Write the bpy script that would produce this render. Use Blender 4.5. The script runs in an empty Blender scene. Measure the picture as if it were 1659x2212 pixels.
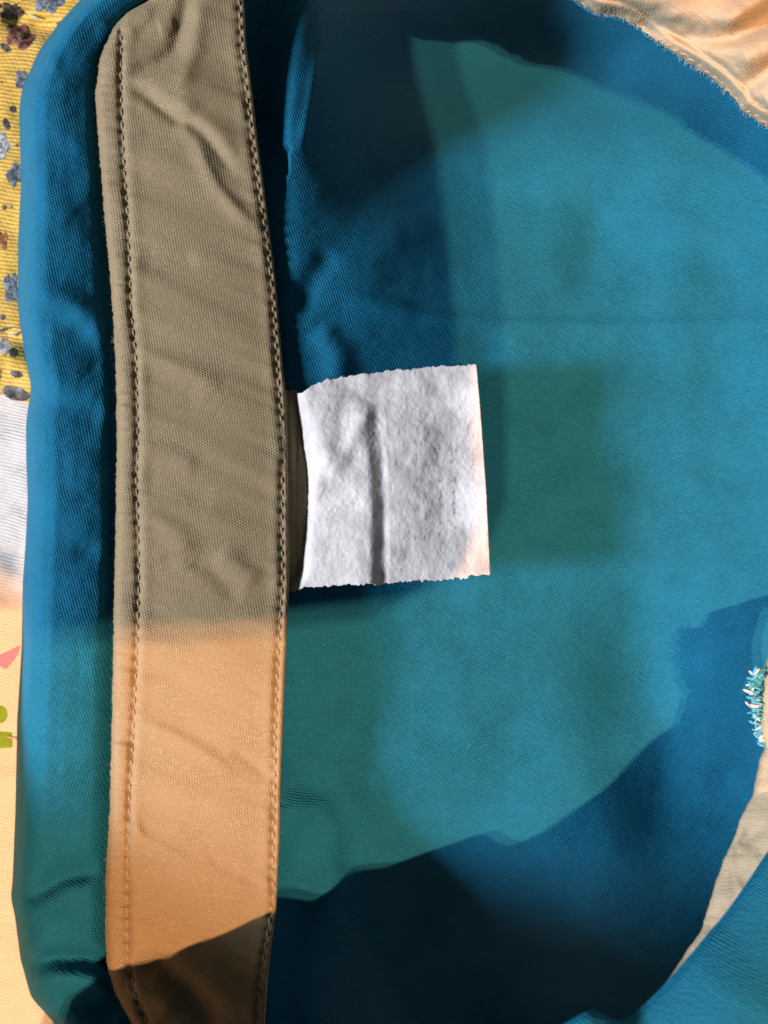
import bpy, math, random
import numpy as np

random.seed(7)
RNG = np.random.RandomState(11)
sc = bpy.context.scene
col = sc.collection
CM = 0.01
DIST = 18.0                    # lens height above the tape (cm)
S = 12.0 / 1659.0              # cm per sketch unit on the plane z = 0

# ------------------------------------------------------------------ camera
cd = bpy.data.cameras.new("camera")
cd.sensor_fit = 'HORIZONTAL'
cd.sensor_width = 36.0
cd.lens = 36.0 * DIST / 12.0
cd.clip_start = 0.005
cd.clip_end = 20.0
cd.dof.use_dof = True
cd.dof.focus_distance = (DIST + 0.5) * CM
cd.dof.aperture_fstop = (cd.lens / 1000.0) / 0.0019     # about 2 mm wide opening, scaled below
cam = bpy.data.objects.new("camera", cd)
cam.location = (0, 0, DIST * CM)
col.objects.link(cam)
sc.camera = cam

# ------------------------------------------------------------------ world and lamps
w = bpy.data.worlds.new("World")
sc.world = w
w.use_nodes = True
w.node_tree.nodes["Background"].inputs[0].default_value = (0.80, 0.92, 1.0, 1)
w.node_tree.nodes["Background"].inputs[1].default_value = 0.05
sc.view_settings.view_transform = 'Standard'
sc.view_settings.look = 'None'
sc.view_settings.exposure = 0.0
sc.view_settings.gamma = 1.0

def area(name, pos_cm, size_cm, power, color, size_y=None):
    l = bpy.data.lights.new(name, 'AREA')
    l.shape = 'RECTANGLE' if size_y else 'DISK'
    l.size = size_cm * CM
    if size_y:
        l.size_y = size_y * CM
    l.energy = power
    l.color = color
    o = bpy.data.objects.new(name, l)
    o.location = [c * CM for c in pos_cm]
    from mathutils import Vector
    d = Vector((0, 0, 0)) - Vector(o.location)
    o.rotation_euler = d.to_track_quat('-Z', 'Y').to_euler()
    col.objects.link(o)
    return o

TILT = (0.15, -0.15)           # sideways travel of the warm light per unit of height
WARM = (1.0, 0.51, 0.262)
area("warm_ceiling_lamp", (TILT[0]*250 - 5.0, TILT[1]*250 - 2.0, 250), 3.0, 56, WARM)
area("warm_ceiling_lamp", (TILT[0]*250 + 5.0, TILT[1]*250 + 2.0, 250), 3.0, 56, WARM)
KEL = math.radians(33)
area("cool_window_light", (-150*math.cos(KEL), -12, 150*math.sin(KEL)), 21, 36, (0.95, 0.955, 1.06), 25)

# ------------------------------------------------------------------ helpers
def P3(px, py, z):
    """point (m) on the ray through sketch position (px,py) at height z (cm)"""
    k = S * (DIST - z) / DIST
    return np.stack([(px - 829.5) * k, (1106.0 - py) * k, np.asarray(z) + 0 * px], -1) * CM

def interp(pts, t):
    a = np.array(pts, float)
    return np.interp(t, a[:, 0], a[:, 1])

def pchip(xs, ys, t):
    """smooth monotone-ish cubic through (xs, ys); ys may be 2-D (rows follow xs)"""
    xs = np.array(xs, float); ys = np.array(ys, float)
    m = np.gradient(ys, xs, axis=0)
    i = np.clip(np.searchsorted(xs, t) - 1, 0, len(xs) - 2)
    h = xs[i+1] - xs[i]
    s = np.clip((t - xs[i]) / h, -0.2, 1.2)
    if ys.ndim == 2:
        h = h[:, None]; s = s[:, None]
    return ((2*s**3-3*s**2+1)*ys[i] + (s**3-2*s**2+s)*h*m[i] +
            (-2*s**3+3*s**2)*ys[i+1] + (s**3-s**2)*h*m[i+1])

_ng = {}
def vnoise(x, y, seed=0):
    if seed not in _ng:
        _ng[seed] = np.random.RandomState(seed + 100).rand(256, 256) * 2 - 1
    g = _ng[seed]
    xi = np.floor(x).astype(int); yi = np.floor(y).astype(int)
    fx = x - xi; fy = y - yi
    fx = fx*fx*fx*(fx*(fx*6-15)+10); fy = fy*fy*fy*(fy*(fy*6-15)+10)
    a = g[xi % 256, yi % 256]; b = g[(xi+1) % 256, yi % 256]
    c = g[xi % 256, (yi+1) % 256]; d = g[(xi+1) % 256, (yi+1) % 256]
    return (a*(1-fx)+b*fx)*(1-fy) + (c*(1-fx)+d*fx)*fy

def fbm(x, y, seed=0, octv=3):
    r = 0; a = 1.0
    for k in range(octv):
        r = r + a * vnoise(x * 2**k + 13.7*k, y * 2**k + 5.1*k, seed + k); a *= 0.5
    return r

def crease(px, py, pts, width, amp, wr=None, taper=True):
    """a soft fold along a polyline: sigma `width` on its left side, `wr` on its right; amp in cm"""
    wr = width if wr is None else wr
    pts = np.array(pts, float)
    seg = np.diff(pts, axis=0); L = np.hypot(seg[:, 0], seg[:, 1]); tot = L.sum(); acc = 0
    best = np.full(px.shape, 1e9); sgn = np.zeros(px.shape); pos = np.zeros(px.shape)
    for k in range(len(seg)):
        d = seg[k] / L[k]
        rx = px - pts[k, 0]; ry = py - pts[k, 1]
        t = np.clip(rx*d[0] + ry*d[1], 0, L[k])
        ex = rx - t*d[0]; ey = ry - t*d[1]
        dist = np.hypot(ex, ey)
        side = d[0]*ry - d[1]*rx
        mk = dist < best
        best = np.where(mk, dist, best); sgn = np.where(mk, side, sgn); pos = np.where(mk, (acc + t)/tot, pos)
        acc += L[k]
    wd = np.where(sgn > 0, width, wr)
    g = np.exp(-0.5*(best/wd)**2)
    if taper:
        g = g * np.clip(np.sin(np.pi*np.clip(pos, 0.0, 1.0))*1.6 + 0.12, 0, 1)
    return amp * g

def blob(px, py, cx, cy, rx, ry, amp):
    return amp*np.exp(-0.5*(((px-cx)/rx)**2 + ((py-cy)/ry)**2))

def new_mesh_obj(name, verts, faces, mat, parent=None, smooth=True, mesh_name=None):
    me = bpy.data.meshes.new(mesh_name or name)
    verts = np.asarray(verts, np.float32); faces = np.asarray(faces, np.int32)
    me.vertices.add(len(verts)); me.vertices.foreach_set("co", verts.ravel())
    n = faces.shape[1]
    me.loops.add(faces.size); me.loops.foreach_set("vertex_index", faces.ravel())
    me.polygons.add(len(faces))
    me.polygons.foreach_set("loop_start", np.arange(0, faces.size, n, dtype=np.int32))
    me.polygons.foreach_set("loop_total", np.full(len(faces), n, np.int32))
    if smooth:
        me.polygons.foreach_set("use_smooth", np.ones(len(faces), bool))
    me.update(calc_edges=True); me.validate()
    if mat:
        me.materials.append(mat)
    o = bpy.data.objects.new(name, me)
    col.objects.link(o)
    if parent is not None:
        o.parent = parent
    return o

def sheet(name, PX, PY, Z, mat, parent=None, thick=0.035, world=None):
    """a cloth sheet from a grid of sketch positions and heights, with real thickness"""
    V = P3(PX, PY, Z) if world is None else world
    n, m = V.shape[:2]
    vv = V.reshape(-1, 3)
    idx = np.arange(n*m).reshape(n, m)
    a = idx[:-1, :-1].ravel(); b = idx[:-1, 1:].ravel(); c = idx[1:, 1:].ravel(); d = idx[1:, :-1].ravel()
    f = np.stack([a, b, c, d], -1)
    # make normals face up
    p = vv[f[len(f)//2]]
    nz = np.cross(p[1]-p[0], p[3]-p[0])[2]
    if nz < 0:
        f = f[:, ::-1]
    # underside and rim
    gx = np.gradient(V, axis=0); gy = np.gradient(V, axis=1)
    N = np.cross(gx, gy); N /= (np.linalg.norm(N, axis=2, keepdims=True) + 1e-12)
    N *= np.sign(N[n//2, m//2, 2] if abs(N[n//2, m//2, 2]) > 1e-6 else 1.0)
    low = (V - N*thick*CM).reshape(-1, 3)
    off = n*m
    f2 = f[:, ::-1] + off
    ring = np.concatenate([idx[0, :], idx[1:, -1], idx[-1, -2::-1], idx[-2:0:-1, 0]])
    r2 = np.roll(ring, -1)
    fr = np.stack([ring, r2, r2+off, ring+off], -1)
    if nz > 0:
        fr = fr[:, ::-1]
    return new_mesh_obj(name, np.concatenate([vv, low]), np.concatenate([f, f2, fr]), mat, parent)

def tag(o, label=None, cat=None, group=None, kind=None):
    if label: o["label"] = label
    if cat: o["category"] = cat
    if group: o["group"] = group
    if kind: o["kind"] = kind
    return o

# ------------------------------------------------------------------ materials
class NT:
    def __init__(s, name):
        s.m = bpy.data.materials.new(name); s.m.use_nodes = True
        s.t = s.m.node_tree; s.b = s.t.nodes["Principled BSDF"]
    def n(s, kind, **kw):
        nd = s.t.nodes.new(kind)
        for k, v in kw.items():
            if isinstance(k, str) and hasattr(nd, k): setattr(nd, k, v)
        return nd
    def l(s, a, b): s.t.links.new(a, b)
    def math(s, op, a, b=None, c=None):
        nd = s.t.nodes.new("ShaderNodeMath"); nd.operation = op
        for i, v in enumerate((a, b, c)):
            if v is None: continue
            if isinstance(v, (int, float)): nd.inputs[i].default_value = v
            else: s.l(v, nd.inputs[i])
        return nd.outputs[0]

def cloth(name, base, angle=-20, pitch=0.036, rowfreq=1.0, bump=0.5, var=0.10, rough=0.62, sheen=0.25,
          spec=0.35, rows=1.0, beads=0.7, speck=0.0, sheen_tint=None, glint=0.22, glint_col=(0.50, 0.43, 0.33)):
    """woven cloth: rows of thread at `angle`, crossed by finer warp, slightly wandering; pitch in cm"""
    g = NT(name)
    tc = g.n("ShaderNodeTexCoord")
    # wander
    no = g.n("ShaderNodeTexNoise"); no.inputs["Scale"].default_value = 90; no.inputs["Detail"].default_value = 2
    g.l(tc.outputs["Object"], no.inputs["Vector"])
    sub = g.n("ShaderNodeVectorMath"); sub.operation = 'SUBTRACT'; sub.inputs[1].default_value = (.5, .5, .5)
    g.l(no.outputs["Color"], sub.inputs[0])
    sca = g.n("ShaderNodeVectorMath"); sca.operation = 'SCALE'; sca.inputs["Scale"].default_value = 0.0012
    g.l(sub.outputs[0], sca.inputs[0])
    add = g.n("ShaderNodeVectorMath"); add.operation = 'ADD'
    g.l(tc.outputs["Object"], add.inputs[0]); g.l(sca.outputs[0], add.inputs[1])
    mp = g.n("ShaderNodeMapping"); mp.inputs["Rotation"].default_value = (0, 0, math.radians(-angle))
    k = 2*math.pi/(pitch*CM)
    mp.inputs["Scale"].default_value = (k, k, k)
    g.l(add.outputs[0], mp.inputs["Vector"])
    sp = g.n("ShaderNodeSeparateXYZ"); g.l(mp.outputs[0], sp.inputs[0])
    v = g.math('SINE', g.math('MULTIPLY', sp.outputs[1], rowfreq))
    # beads along each row, staggered row to row
    u = g.math('SINE', g.math('ADD', g.math('MULTIPLY', sp.outputs[0], 0.72), g.math('MULTIPLY', sp.outputs[1], 0.5)))
    wv = g.math('ADD', g.math('MULTIPLY', v, rows), g.math('MULTIPLY', u, beads))
    # thread unevenness: stretched noise along rows
    mp2 = g.n("ShaderNodeMapping"); mp2.inputs["Rotation"].default_value = (0, 0, math.radians(-angle))
    mp2.inputs["Scale"].default_value = (700, 2600, 1500)
    g.l(tc.outputs["Object"], mp2.inputs["Vector"])
    n2 = g.n("ShaderNodeTexNoise"); n2.inputs["Scale"].default_value = 1.0; n2.inputs["Detail"].default_value = 3
    g.l(mp2.outputs[0], n2.inputs["Vector"])
    # patches where the weave catches more light
    n3 = g.n("ShaderNodeTexNoise"); n3.inputs["Scale"].default_value = 160; n3.inputs["Detail"].default_value = 3
    g.l(tc.outputs["Object"], n3.inputs["Vector"])
    amp = g.math('ADD', g.math('MULTIPLY', n3.outputs["Fac"], 1.6), -0.25)
    h = g.math('ADD', g.math('MULTIPLY', wv, amp), g.math('MULTIPLY', n2.outputs["Fac"], 3.0))
    bp = g.n("ShaderNodeBump"); bp.inputs["Strength"].default_value = bump; bp.inputs["Distance"].default_value = 0.00006
    g.l(h, bp.inputs["Height"]); g.l(bp.outputs[0], g.b.inputs["Normal"])
    # colour: dye variation thread by thread and in broad faint clouds
    n4 = g.n("ShaderNodeTexNoise"); n4.inputs["Scale"].default_value = 45; n4.inputs["Detail"].default_value = 5
    g.l(tc.outputs["Object"], n4.inputs["Vector"])
    f = g.math('ADD', g.math('MULTIPLY', n2.outputs["Fac"], 2.2*var), g.math('MULTIPLY', n4.outputs["Fac"], 0.8*var))
    f = g.math('ADD', f, g.math('MULTIPLY', wv, 0.12*var*4))
    f = g.math('ADD', f, 1.0 - 1.5*var)
    mx = g.n("ShaderNodeVectorMath"); mx.operation = 'SCALE'
    mx.inputs[0].default_value = base
    g.l(f, mx.inputs["Scale"])
    # yarn glints painted into the colour: short pale flecks along the rows, in patches
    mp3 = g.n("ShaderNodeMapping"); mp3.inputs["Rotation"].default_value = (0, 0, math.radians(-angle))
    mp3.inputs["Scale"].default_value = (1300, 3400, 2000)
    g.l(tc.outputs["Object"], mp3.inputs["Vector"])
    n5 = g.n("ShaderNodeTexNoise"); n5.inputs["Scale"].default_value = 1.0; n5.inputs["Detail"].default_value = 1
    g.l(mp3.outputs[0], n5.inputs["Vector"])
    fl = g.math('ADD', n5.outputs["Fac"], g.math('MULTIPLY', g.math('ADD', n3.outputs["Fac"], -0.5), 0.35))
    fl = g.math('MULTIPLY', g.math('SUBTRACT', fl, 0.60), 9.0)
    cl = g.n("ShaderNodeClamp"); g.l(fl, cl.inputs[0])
    mk = g.math('MULTIPLY', cl.outputs[0], glint)
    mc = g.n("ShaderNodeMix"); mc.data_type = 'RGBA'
    g.l(mk, mc.inputs[0]); g.l(mx.outputs[0], mc.inputs[6]); mc.inputs[7].default_value = (*glint_col, 1)
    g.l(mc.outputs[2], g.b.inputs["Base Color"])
    g.b.inputs["Roughness"].default_value = rough
    g.b.inputs["Specular IOR Level"].default_value = spec
    g.b.inputs["Sheen Weight"].default_value = sheen
    g.b.inputs["Sheen Roughness"].default_value = 0.45
    if sheen_tint: g.b.inputs["Sheen Tint"].default_value = (*sheen_tint, 1)
    return g.m

BLUE = (0.012, 0.147, 0.262)
M_blue = cloth("blue_cotton_cloth", BLUE, angle=-20, var=0.16, sheen_tint=(0.02, 0.60, 0.80), sheen=0.10, spec=0.03, glint=0.16, glint_col=(0.03, 0.32, 0.48), bump=1.0)
M_blue2 = cloth("blue_cotton_lining", BLUE, angle=-14, var=0.16, sheen_tint=(0.02, 0.60, 0.80), sheen=0.06, spec=0.03, glint=0.16, glint_col=(0.03, 0.32, 0.48), bump=1.0)
M_tape = cloth("beige_twill_tape", (0.277, 0.213, 0.112), angle=-26, var=0.12, bump=0.6, sheen=0.12, sheen_tint=(0.9, 0.85, 0.75))
M_hem = cloth("beige_twill_hem", (0.277, 0.213, 0.112), angle=-8, var=0.14, rows=1.3, beads=0.3, sheen=0.15)
M_beige = cloth("pale_beige_cloth", (0.42, 0.35, 0.235), angle=24, var=0.14, rows=0.6, beads=0.6, spec=0.08, rough=0.85, sheen=0.03)
M_yellow = cloth("yellow_crepe_cloth", (0.80, 0.48, 0.075), angle=-7, pitch=0.07, var=0.42, rows=1.6, beads=0.25, bump=0.9)
M_cream = cloth("cream_ribbed_cloth", (0.84, 0.78, 0.70), angle=-14, pitch=0.06, var=0.12, rows=1.5, beads=0.15, bump=0.8)

def paper():
    g = NT("white_nonwoven_label")
    tc = g.n("ShaderNodeTexCoord")
    n1 = g.n("ShaderNodeTexNoise"); n1.inputs["Scale"].default_value = 1500; n1.inputs["Detail"].default_value = 4
    n1.inputs["Distortion"].default_value = 1.2
    g.l(tc.outputs["Object"], n1.inputs["Vector"])
    n2 = g.n("ShaderNodeTexNoise"); n2.inputs["Scale"].default_value = 260; n2.inputs["Detail"].default_value = 5
    g.l(tc.outputs["Object"], n2.inputs["Vector"])
    h = g.math('ADD', n1.outputs["Fac"], g.math('MULTIPLY', n2.outputs["Fac"], 0.8))
    bp = g.n("ShaderNodeBump"); bp.inputs["Strength"].default_value = 0.5; bp.inputs["Distance"].default_value = 0.00016
    g.l(h, bp.inputs["Height"]); g.l(bp.outputs[0], g.b.inputs["Normal"])
    r = g.n("ShaderNodeValToRGB")
    r.color_ramp.elements[0].position = 0.3; r.color_ramp.elements[0].color = (0.50, 0.49, 0.48, 1)
    r.color_ramp.elements[1].position = 0.62; r.color_ramp.elements[1].color = (0.72, 0.71, 0.695, 1)
    g.l(n2.outputs["Fac"], r.inputs[0])
    # faint print showing through from the other side, in a column on the right half
    sp = g.n("ShaderNodeSeparateXYZ"); g.l(tc.outputs["Object"], sp.inputs[0])
    def soft(v, c, w):
        a = g.math('ABSOLUTE', g.math('SUBTRACT', v, c))
        k = g.n("ShaderNodeClamp"); g.l(g.math('MULTIPLY', g.math('SUBTRACT', w, a), 900.0), k.inputs[0])
        return k.outputs[0]
    mpx = g.n("ShaderNodeMapping"); mpx.inputs["Scale"].default_value = (1500, 700, 700)
    g.l(tc.outputs["Object"], mpx.inputs["Vector"])
    n6 = g.n("ShaderNodeTexNoise"); n6.inputs["Scale"].default_value = 1.0; n6.inputs["Detail"].default_value = 2
    g.l(mpx.outputs[0], n6.inputs["Vector"])
    k6 = g.n("ShaderNodeClamp"); g.l(g.math('MULTIPLY', g.math('SUBTRACT', n6.outputs["Fac"], 0.52), 7.0), k6.inputs[0])
    col_x = g.math('SINE', g.math('MULTIPLY', sp.outputs[0], 2*math.pi/0.0021))
    ck = g.n("ShaderNodeClamp"); g.l(g.math('ADD', g.math('MULTIPLY', col_x, 1.5), 0.4), ck.inputs[0])
    mm = g.math('MULTIPLY', g.math('MULTIPLY', soft(sp.outputs[0], 0.0082, 0.0042), soft(sp.outputs[1], 0.0042, 0.0098)), g.math('MULTIPLY', k6.outputs[0], ck.outputs[0]))
    mg = g.n("ShaderNodeMix"); mg.data_type = 'RGBA'
    g.l(g.math('MULTIPLY', mm, 0.9), mg.inputs[0]); g.l(r.outputs[0], mg.inputs[6]); mg.inputs[7].default_value = (0.30, 0.29, 0.31, 1)
    g.l(mg.outputs[2], g.b.inputs["Base Color"])
    g.b.inputs["Roughness"].default_value = 0.6
    g.b.inputs["Sheen Weight"].default_value = 0.15
    return g.m
M_label = paper()

def plain(name, c, rough=0.7, bump=0.0, var=0.25, scale=1500, sheen=0.0, metal=0.0):
    g = NT(name)
    tc = g.n("ShaderNodeTexCoord")
    n1 = g.n("ShaderNodeTexNoise"); n1.inputs["Scale"].default_value = scale; n1.inputs["Detail"].default_value = 4
    g.l(tc.outputs["Object"], n1.inputs["Vector"])
    f = g.math('ADD', g.math('MULTIPLY', n1.outputs["Fac"], 2*var), 1-var)
    mx = g.n("ShaderNodeVectorMath"); mx.operation = 'SCALE'; mx.inputs[0].default_value = c
    g.l(f, mx.inputs["Scale"]); g.l(mx.outputs[0], g.b.inputs["Base Color"])
    if bump:
        bp = g.n("ShaderNodeBump"); bp.inputs["Strength"].default_value = bump; bp.inputs["Distance"].default_value = 0.0002
        g.l(n1.outputs["Fac"], bp.inputs["Height"]); g.l(bp.outputs[0], g.b.inputs["Normal"])
    g.b.inputs["Roughness"].default_value = rough; g.b.inputs["Sheen Weight"].default_value = sheen
    g.b.inputs["Metallic"].default_value = metal
    return g.m
M_thread = plain("beige_sewing_thread", (0.36, 0.29, 0.20), 0.5, 0.6, 0.25, 3000)
M_dark_thread = plain("brown_thread_knot", (0.06, 0.045, 0.03), 0.8)
M_teal_thread = plain("teal_overlock_thread", (0.05, 0.36, 0.52), 0.5, 0.5)
M_cream_thread = plain("cream_thread", (0.62, 0.58, 0.52), 0.5, 0.4)

# ------------------------------------------------------------------ outlines
TL = [(-150,258),(-60,262),(0,330),(12,300),(30,270),(60,245),(95,228),(130,214),(200,206),(300,212),(400,220),(500,228),(600,238),(700,245),
      (800,250),(950,252),(1200,248),(1340,245),(1600,240),(1750,236),(1900,226),(2000,226),(2080,229),(2150,250),(2212,285),(2400,380)]
TR = [(-150,522),(0,527),(100,532),(200,545),(300,556),(400,570),(500,582),(600,595),(700,603),(800,612),(850,617),(1000,622),(1150,623),(1280,624),
      (1400,618),(1500,614),(1600,610),(1700,606),(1800,605),(1900,600),(1960,597),(2050,585),(2131,577),(2212,572),(2400,560)]
SEAM_L = [(-150,250),(95,262),(160,260),(300,264),(480,276),(597,280),(660,282),(769,293),(850,295),(937,297),(1037,294),(1157,298),(1257,300),
          (1434,294),(1594,286),(1699,280),(1859,276),(1979,274),(2079,276),(2150,292),(2400,400)]
SEAM_R = [(-150,512),(0,516),(100,520),(200,532),(320,546),(420,560),(520,576),(640,588),(777,597),(897,606),(977,613),(1021,609),(1157,608),
          (1245,610),(1314,606),(1454,598),(1594,594),(1754,591),(1899,588),(1939,590),(2050,572),(2131,560),(2400,545)]
OUT_L = [(-150,330),(0,170),(52,122),(112,80),(192,44),(240,38),(400,42),(520,36),(664,35),(769,50),(837,64),(917,53),(1000,54),(1077,57),
         (1177,52),(1261,46),(1394,44),(1554,34),(1754,30),(1900,24),(1939,20),(1979,29),(2079,42),(2155,64),(2212,116),(2300,190),(2400,280)]
def sm(pts, t, r=14):
    a = np.zeros_like(np.asarray(t, float)); 
    for k in (-1, -.5, 0, .5, 1): a = a + interp(pts, t + k*r)
    return a/5

# ------------------------------------------------------------------ the lining seen inside the garment
CX = [300, 480, 560, 620, 700, 780, 880, 1000, 1150, 1300, 1450, 1600, 1720, 1900, 2500]
CY = [-200, 0, 150, 300, 450, 600, 750, 900, 1100, 1300, 1450, 1600, 1750, 1850, 1950, 2100, 2250, 2450]
CZ = [
 [-.5,-.6,-1.1,-1.3,-2.6,-4.0,-5.4,-6.2,-6.1,-5.8,-5.2,-4.0,-2.6,-1.2],
 [-.5,-.5,-.9,-.9,-1.4,-2.7,-3.9,-4.8,-5.0,-4.7,-4.2,-3.2,-2.2,-1.0],
 [-.5,-.5,-.7,-.65,-1.05,-2.1,-3.2,-4.0,-4.2,-3.9,-3.3,-2.6,-1.8,-.9],
 [-.5,-.5,-.55,-.5,-.8,-1.4,-1.9,-2.15,-2.3,-2.3,-2.2,-2.1,-1.7,-.9],
 [-.5,-.35,-.24,-.22,-.45,-.85,-1.28,-1.65,-1.9,-2.0,-1.95,-1.85,-1.6,-.9],
 [-.5,-.3,-.22,-.17,-.30,-.52,-.86,-1.25,-1.55,-1.75,-1.8,-1.75,-1.6,-.9],
 [-.5,-.3,-.22,-.17,-.28,-.46,-.74,-1.1,-1.42,-1.65,-1.75,-1.7,-1.5,-.9],
 [-.5,-.35,-.30,-.29,-.42,-.60,-.85,-1.18,-1.5,-1.66,-1.75,-1.7,-1.5,-.9],
 [-.5,-.45,-.42,-.46,-.62,-.82,-1.1,-1.35,-1.6,-1.7,-1.75,-1.7,-1.5,-.9],
 [-.5,-.45,-.40,-.52,-.70,-.88,-1.12,-1.35,-1.6,-1.8,-1.85,-1.8,-1.6,-.9],
 [-.5,-.4,-.4,-.85,-1.02,-1.05,-1.2,-1.4,-1.6,-1.85,-1.95,-1.9,-1.7,-.9],
 [-.5,-.4,-.4,-.85,-1.1,-1.08,-1.22,-1.4,-1.55,-1.8,-2.05,-2.1,-1.8,-1.],
 [-.5,-.4,-.4,-.85,-1.2,-1.3,-1.45,-1.6,-1.65,-1.8,-2.1,-2.3,-2.1,-1.1],
 [-.5,-.4,-.4,-.85,-1.35,-1.65,-1.95,-2.0,-1.95,-2.0,-2.3,-2.5,-2.3,-1.2],
 [-.5,-.4,-.4,-.8,-1.3,-2.0,-2.7,-2.7,-2.5,-2.5,-2.8,-3.0,-2.6,-1.3],
 [-.5,-.4,-.4,-.7,-1.2,-2.1,-3.4,-4.1,-4.0,-3.9,-3.9,-3.8,-3.0,-1.5],
 [-.5,-.4,-.4,-.7,-1.1,-1.9,-3.5,-5.0,-5.2,-5.0,-4.9,-4.5,-3.3,-1.5],
 [-.5,-.4,-.4,-.7,-1.1,-1.8,-3.4,-5.2,-5.6,-5.5,-5.2,-4.6,-3.4,-1.5]]
CZ = [r + [r[-1] - 0.1] for r in CZ]
def lining_z(px, py):
    """heights on a regular grid (px: rows of constant py)"""
    ys = py[:, 0]; xs = px[0, :]
    A = pchip(CY, CZ, ys)                # (ny, ncx)
    B = pchip(CX, A.T, xs).T             # (ny, nx)
    z = B
    z = z + crease(px, py, [(676,-40),(660,54),(644,150),(634,240),(628,300)], 26, 0.24, 60, taper=False)
    z = z + crease(px, py, [(700,60),(672,220),(650,330)], 9, 0.07)
    z = z + crease(px, py, [(640,680),(665,620),(720,540)], 20, -0.10)
    z = z + crease(px, py, [(700,660),(737,634),(830,660),(924,680),(1100,700),(1400,706),(1700,690)], 16, 0.06, 11)
    z = z + crease(px, py, [(690,700),(730,760),(735,830)], 22, 0.10)
    z = z + crease(px, py, [(745,1360),(780,1500),(700,1640),(660,1720)], 26, 0.05)
    z = z + crease(px, py, [(640,1745),(690,1752),(716,1800),(712,1870),(745,1950),(800,2060),(880,2230)], 40, 0.26, 24, taper=False)
    z = z + crease(px, py, [(735,1640),(800,1690),(815,1780)], 20, 0.10)
    z = z + crease(px, py, [(1040,690),(1050,780),(1040,900)], 30, -0.04)
    # broad soft waves that shade the side light
    z = z + blob(px, py, 1290, 560, 60, 80, -0.20) + blob(px, py, 850, 520, 60, 50, 0.06) + blob(px, py, 960, 640, 70, 40, -0.05)
    z = z + blob(px, py, 1600, 640, 80, 34, -0.12) + blob(px, py, 1560, 800, 70, 70, -0.10)
    z = z + blob(px, py, 1390, 1460, 85, 115, -0.58) + blob(px, py, 1130, 1560, 70, 90, -0.10)
    z = z + blob(px, py, 900, 1700, 60, 80, 0.07) + blob(px, py, 1080, 1660, 60, 90, -0.08)
    z = z + blob(px, py, 1200, 1800, 200, 60, 0.15) + blob(px, py, 1450, 1740, 60, 90, -0.18)
    z = z + blob(px, py, 860, 1360, 40, 60, -0.05)
    z = z + 0.050*fbm(px/170., py/170., 3, 2) + 0.009*fbm(px/60., py/48., 5, 3)
    return z

garment = bpy.data.objects.new("garment", None)
garment.location = (0, 0, 0)
garment.empty_display_size = 0.02
col.objects.link(garment)
tag(garment, "blue cotton garment laid open, beige tape with stitched edges and a blank white label", "garment")

gx, gy = np.meshgrid(np.arange(300, 2405, 5.0), np.arange(-200, 2451, 5.0))
LZ = lining_z(gx, gy)
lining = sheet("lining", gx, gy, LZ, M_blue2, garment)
tag(lining, "deep blue inner lining lit by a warm patch of light")
def lz_at(px, py):
    i = int(round((py + 200)/5)); j = int(round((px - 300)/5))
    return LZ[max(0, min(i, LZ.shape[0]-1)), max(0, min(j, LZ.shape[1]-1))]

# ------------------------------------------------------------------ outer blue side (rolled) left of the tape
ny = np.arange(-150, 2401, 4.0)
un = np.concatenate([np.linspace(0, .3, 26)[:-1], np.linspace(.3, 1.0, 56)])
ol = sm(OUT_L, ny, 10)
tl = sm(TL, ny, 8)
x0 = ol; x1 = tl + 60
U, YY = np.meshgrid(un, ny)
X0 = x0[:, None] + 0*U; X1 = x1[:, None] + 0*U
# across profile: s in px from the silhouette
prof_u = [0, .03, .08, .15, .25, .40, .54, .66, .73, .79, 1.0]
prof_z = [-3.0,-1.3,-.45,-.14,-.03,-.06,-.13,-.22,-.38,-.62,-.74]
zz = np.interp(U, prof_u, prof_z)
# smooth the profile
for _ in range(6):
    zz[:, 1:-1] = (zz[:, :-2] + 2*zz[:, 1:-1] + zz[:, 2:])/4
# the silhouette is the limb of the roll: foot is tucked under it
PXo = X0 + (X1 - X0)*np.clip(U, 0, 1)
foot = np.clip((.04 - U)/.04, 0, 1)
PXo = PXo + 3*foot
zz = zz + crease(PXo, YY, [(60,690),(130,700),(245,810)], 44, -0.14, 30)
zz = zz + crease(PXo, YY, [(40,610),(120,640),(200,690),(240,745)], 22, 0.10)
zz = zz + crease(PXo, YY, [(60,860),(140,880),(230,905)], 26, -0.10)
zz = zz + crease(PXo, YY, [(66,240),(100,330),(190,420)], 30, -0.05)
zz = zz + crease(PXo, YY, [(110,130),(165,95),(230,60)], 30, -0.05)
zz = zz + crease(PXo, YY, [(22,1942),(70,1935),(140,1895),(220,1880)], 14, -0.22, 22)
zz = zz + crease(PXo, YY, [(60,2085),(120,2068),(180,2068),(240,2085)], 20, -0.38, 14, taper=False)
zz = zz + crease(PXo, YY, [(78,2130),(130,2118),(190,2112),(240,2125)], 24, 0.14, taper=False)
zz = zz + crease(PXo, YY, [(75,2140),(150,2165),(230,2180)], 26, -0.28, taper=False)
zz = zz + crease(PXo, YY, [(60,1180),(130,1170),(220,1190)], 28, -0.05) + crease(PXo, YY, [(50,1440),(130,1450),(200,1450)], 30, -0.05)
zz = zz + (0.032*fbm(PXo/110., YY/80., 21, 2) + 0.006*fbm(PXo/30., YY/24., 24, 2))*np.clip(U*5, 0, 1)
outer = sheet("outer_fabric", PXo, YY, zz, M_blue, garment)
tag(outer, "outer blue cloth rolled over the garment's left edge")

# ------------------------------------------------------------------ the beige tape
def seam_dist(px, py, pts):
    return px - interp(pts, py)

STP = 26.5
stL = np.arange(70, 2300, STP); stR = np.arange(-10, 2300, STP)
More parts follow.
